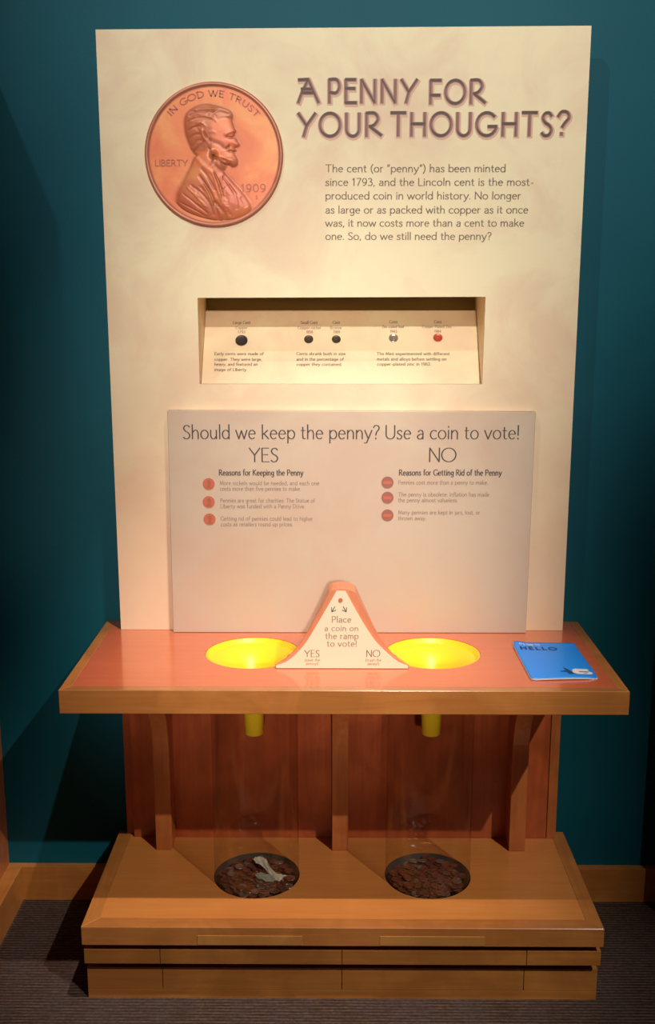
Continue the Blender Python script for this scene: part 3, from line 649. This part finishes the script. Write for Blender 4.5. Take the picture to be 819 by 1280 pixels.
for y_, s, bk in zip(ys, sh, (0, 0, 1, 1)): V += [(chm(p, s)[0]*(1-.17*bk*(1-(p[1]-CZ)/.18)), y_, chm(p, s)[1]) for p in bodyp]
for j in range(3):
    for i in range(n): k = (i+1) % n; Fc.append((j*n+i, j*n+k, (j+1)*n+k, (j+1)*n+i))
tr_ = [tuple(q) for q in tessellate_polygon([[Vector((p[0], p[1], 0)) for p in bodyp]])]
Fc += tr_+[tuple(i+3*n for i in q) for q in tr_]
part('ramp_body', fix(pymesh(V, Fc)), M['ramp'], ramp)
PP = on_y(RY-.0046)
sub('sign_lettering', text_mesh([('Place', -.0232, .0181, .8653, .0135), ('a coin on', -.0387, .0337, .8464, .0115), ('the ramp', -.037, .0339, .8283, .0130), ('to vote!', -.0335, .0305, .8111, .0130)], PP, w=nib(.07, .14)), M['ink_soft'], plate)
sub('sign_lettering', text_mesh([('YES', -.0821, -.050, .7873, .0150), ('NO', .0514, .0809, .7877, .0150)], PP, w=nib(.06, .11)), M['ink'], plate)
sub('sign_lettering', text_mesh([('(save the', -.082, -.049, .7775, .0058), ('penny!)', -.079, -.0525, .7690, .0058), ('(trash the', .0500, .0840, .7775, .0058), ('penny!)', .0545, .0790, .7690, .0058)], PP, w=nib(.10, .16)), M['ink_faint'], plate)
V, Fc = [], []
for sx in (-1, 1):
    cx = -.0078
    for st in ([(cx+sx*.009,.9005), (cx+sx*.0145,.8905)], [(cx+sx*.0068,.8925), (cx+sx*.0155,.8890), (cx+sx*.0160,.8985)]):
        for a, b in zip(st, st[1:]): ribbon(V, Fc, [a, b], lambda d: .0015, PP)
sub('arrow_marks', pymesh(V, Fc), M['ink_dark'], plate)
sub('coin_mark', prism(circ(-.0048, .9145, .0048, 24), [], XZ, RY-.0050, RY-.0041), M['penny_print'], plate, 'small printed copper coin')

# ================================================================== BLUE LEAFLET
A0, B0, C0, D0 = Vector((.395,-.179)), Vector((.536,-.190)), Vector((.540,-.402)), Vector((.396,-.411))
leaf = empty('leaflet', (.466, -.295, CZ), 'blue folded leaflet reading HELLO lying on the right end of the counter', 'leaflet')
def lz(u, v):  # u to the right, v towards the viewer
    return CZ+.0046+.004*math.exp(-((v-.0)/.10)**2)*(.4+.6*u)+.0035*math.exp(-((u-.05)**2+(v-.0)**2)/.02)-.0028*max(0, (u-.86)/.14)*max(0, (v-.8)/.2)*1.1+.0012*math.sin(u*3.3)*v
def lp(u, v, dz=0):
    a = A0.lerp(B0, u); b = D0.lerp(C0, u); p = a.lerp(b, v); return (p.x, p.y, lz(u, v)+dz)
def sheet(dz, n=24, shrink=0, rc=.035):
    V, Fc = [], []
    for j in range(n+1):
        for i in range(n+1):
            u, v = i/n, j/n
            uu, vv = u*2-1, v*2-1
            e = max(abs(uu), abs(vv))
            k = 1-.03*max(0, abs(uu)+abs(vv)-1.85)/.15
            uu *= k; vv *= k
            V.append(lp((uu*(1-shrink)+1)/2, (vv*(1-shrink)+1)/2, dz))
    for j in range(n):
        for i in range(n): a = j*(n+1)+i; Fc.append((a, a+1, a+n+2, a+n+1))
    return pymesh(V, Fc, True)
for k, (dz, m, nm) in enumerate([(0, M['blue'], 'cover'), (-.0016, M['paper'], 'inner_page'), (-.0032, M['paper'], 'inner_page')]):
    o = part(nm, sheet(dz, shrink=-.01 if k else 0), m, leaf, None if k == 0 else 'white inside page')
    md = o.modifiers.new('t', 'SOLIDIFY'); md.thickness = .0007; md.offset = 0
    if k == 0: cover = o
LP = lambda a, b: lp(a, 1-b, .0009)
sub('cover_lettering', text_mesh([('HELLO', .085, .655, .795, .072)], lambda a, b: LP(a, b), w=nib(.26, .36), gap=.34), M['blueink'], cover)
sub('cover_lettering', text_mesh([("IT'S TIME TO", .09, .42, .905, .035)], lambda a, b: LP(a, b), w=nib(.2, .24)), M['paper'], cover, 'small white line')
def flatpoly(pts, m, nm, lab=None):
    sub(nm, pymesh([LP(a, b) for a, b in pts], [tuple(q) for q in tessellate_polygon([[Vector((a, b, 0)) for a, b in pts]])]), m, cover, lab)
flatpoly([(.655,.15), (.625,.215), (.565,.285), (.575,.185), (.49,.172), (.49,.158), (.575,.150), (.60,.085), (.67,.095)], M['blueink'], 'plane_mark', 'dark blue plane silhouette')
flatpoly([(.665,.13), (.675,.20), (.72,.235), (.90,.225), (.93,.20), (.90,.165), (.95,.14), (.96,.11), (.92,.085), (.72,.085)], M['paper'], 'white_badge', 'pale badge beside the plane mark')
sub('badge_line', pymesh([lp(.76,1-.155,.0014), lp(.90,1-.15,.0014), lp(.90,1-.135,.0014), lp(.76,1-.14,.0014)], [(0,1,2,3)]), M['blueink'], cover)
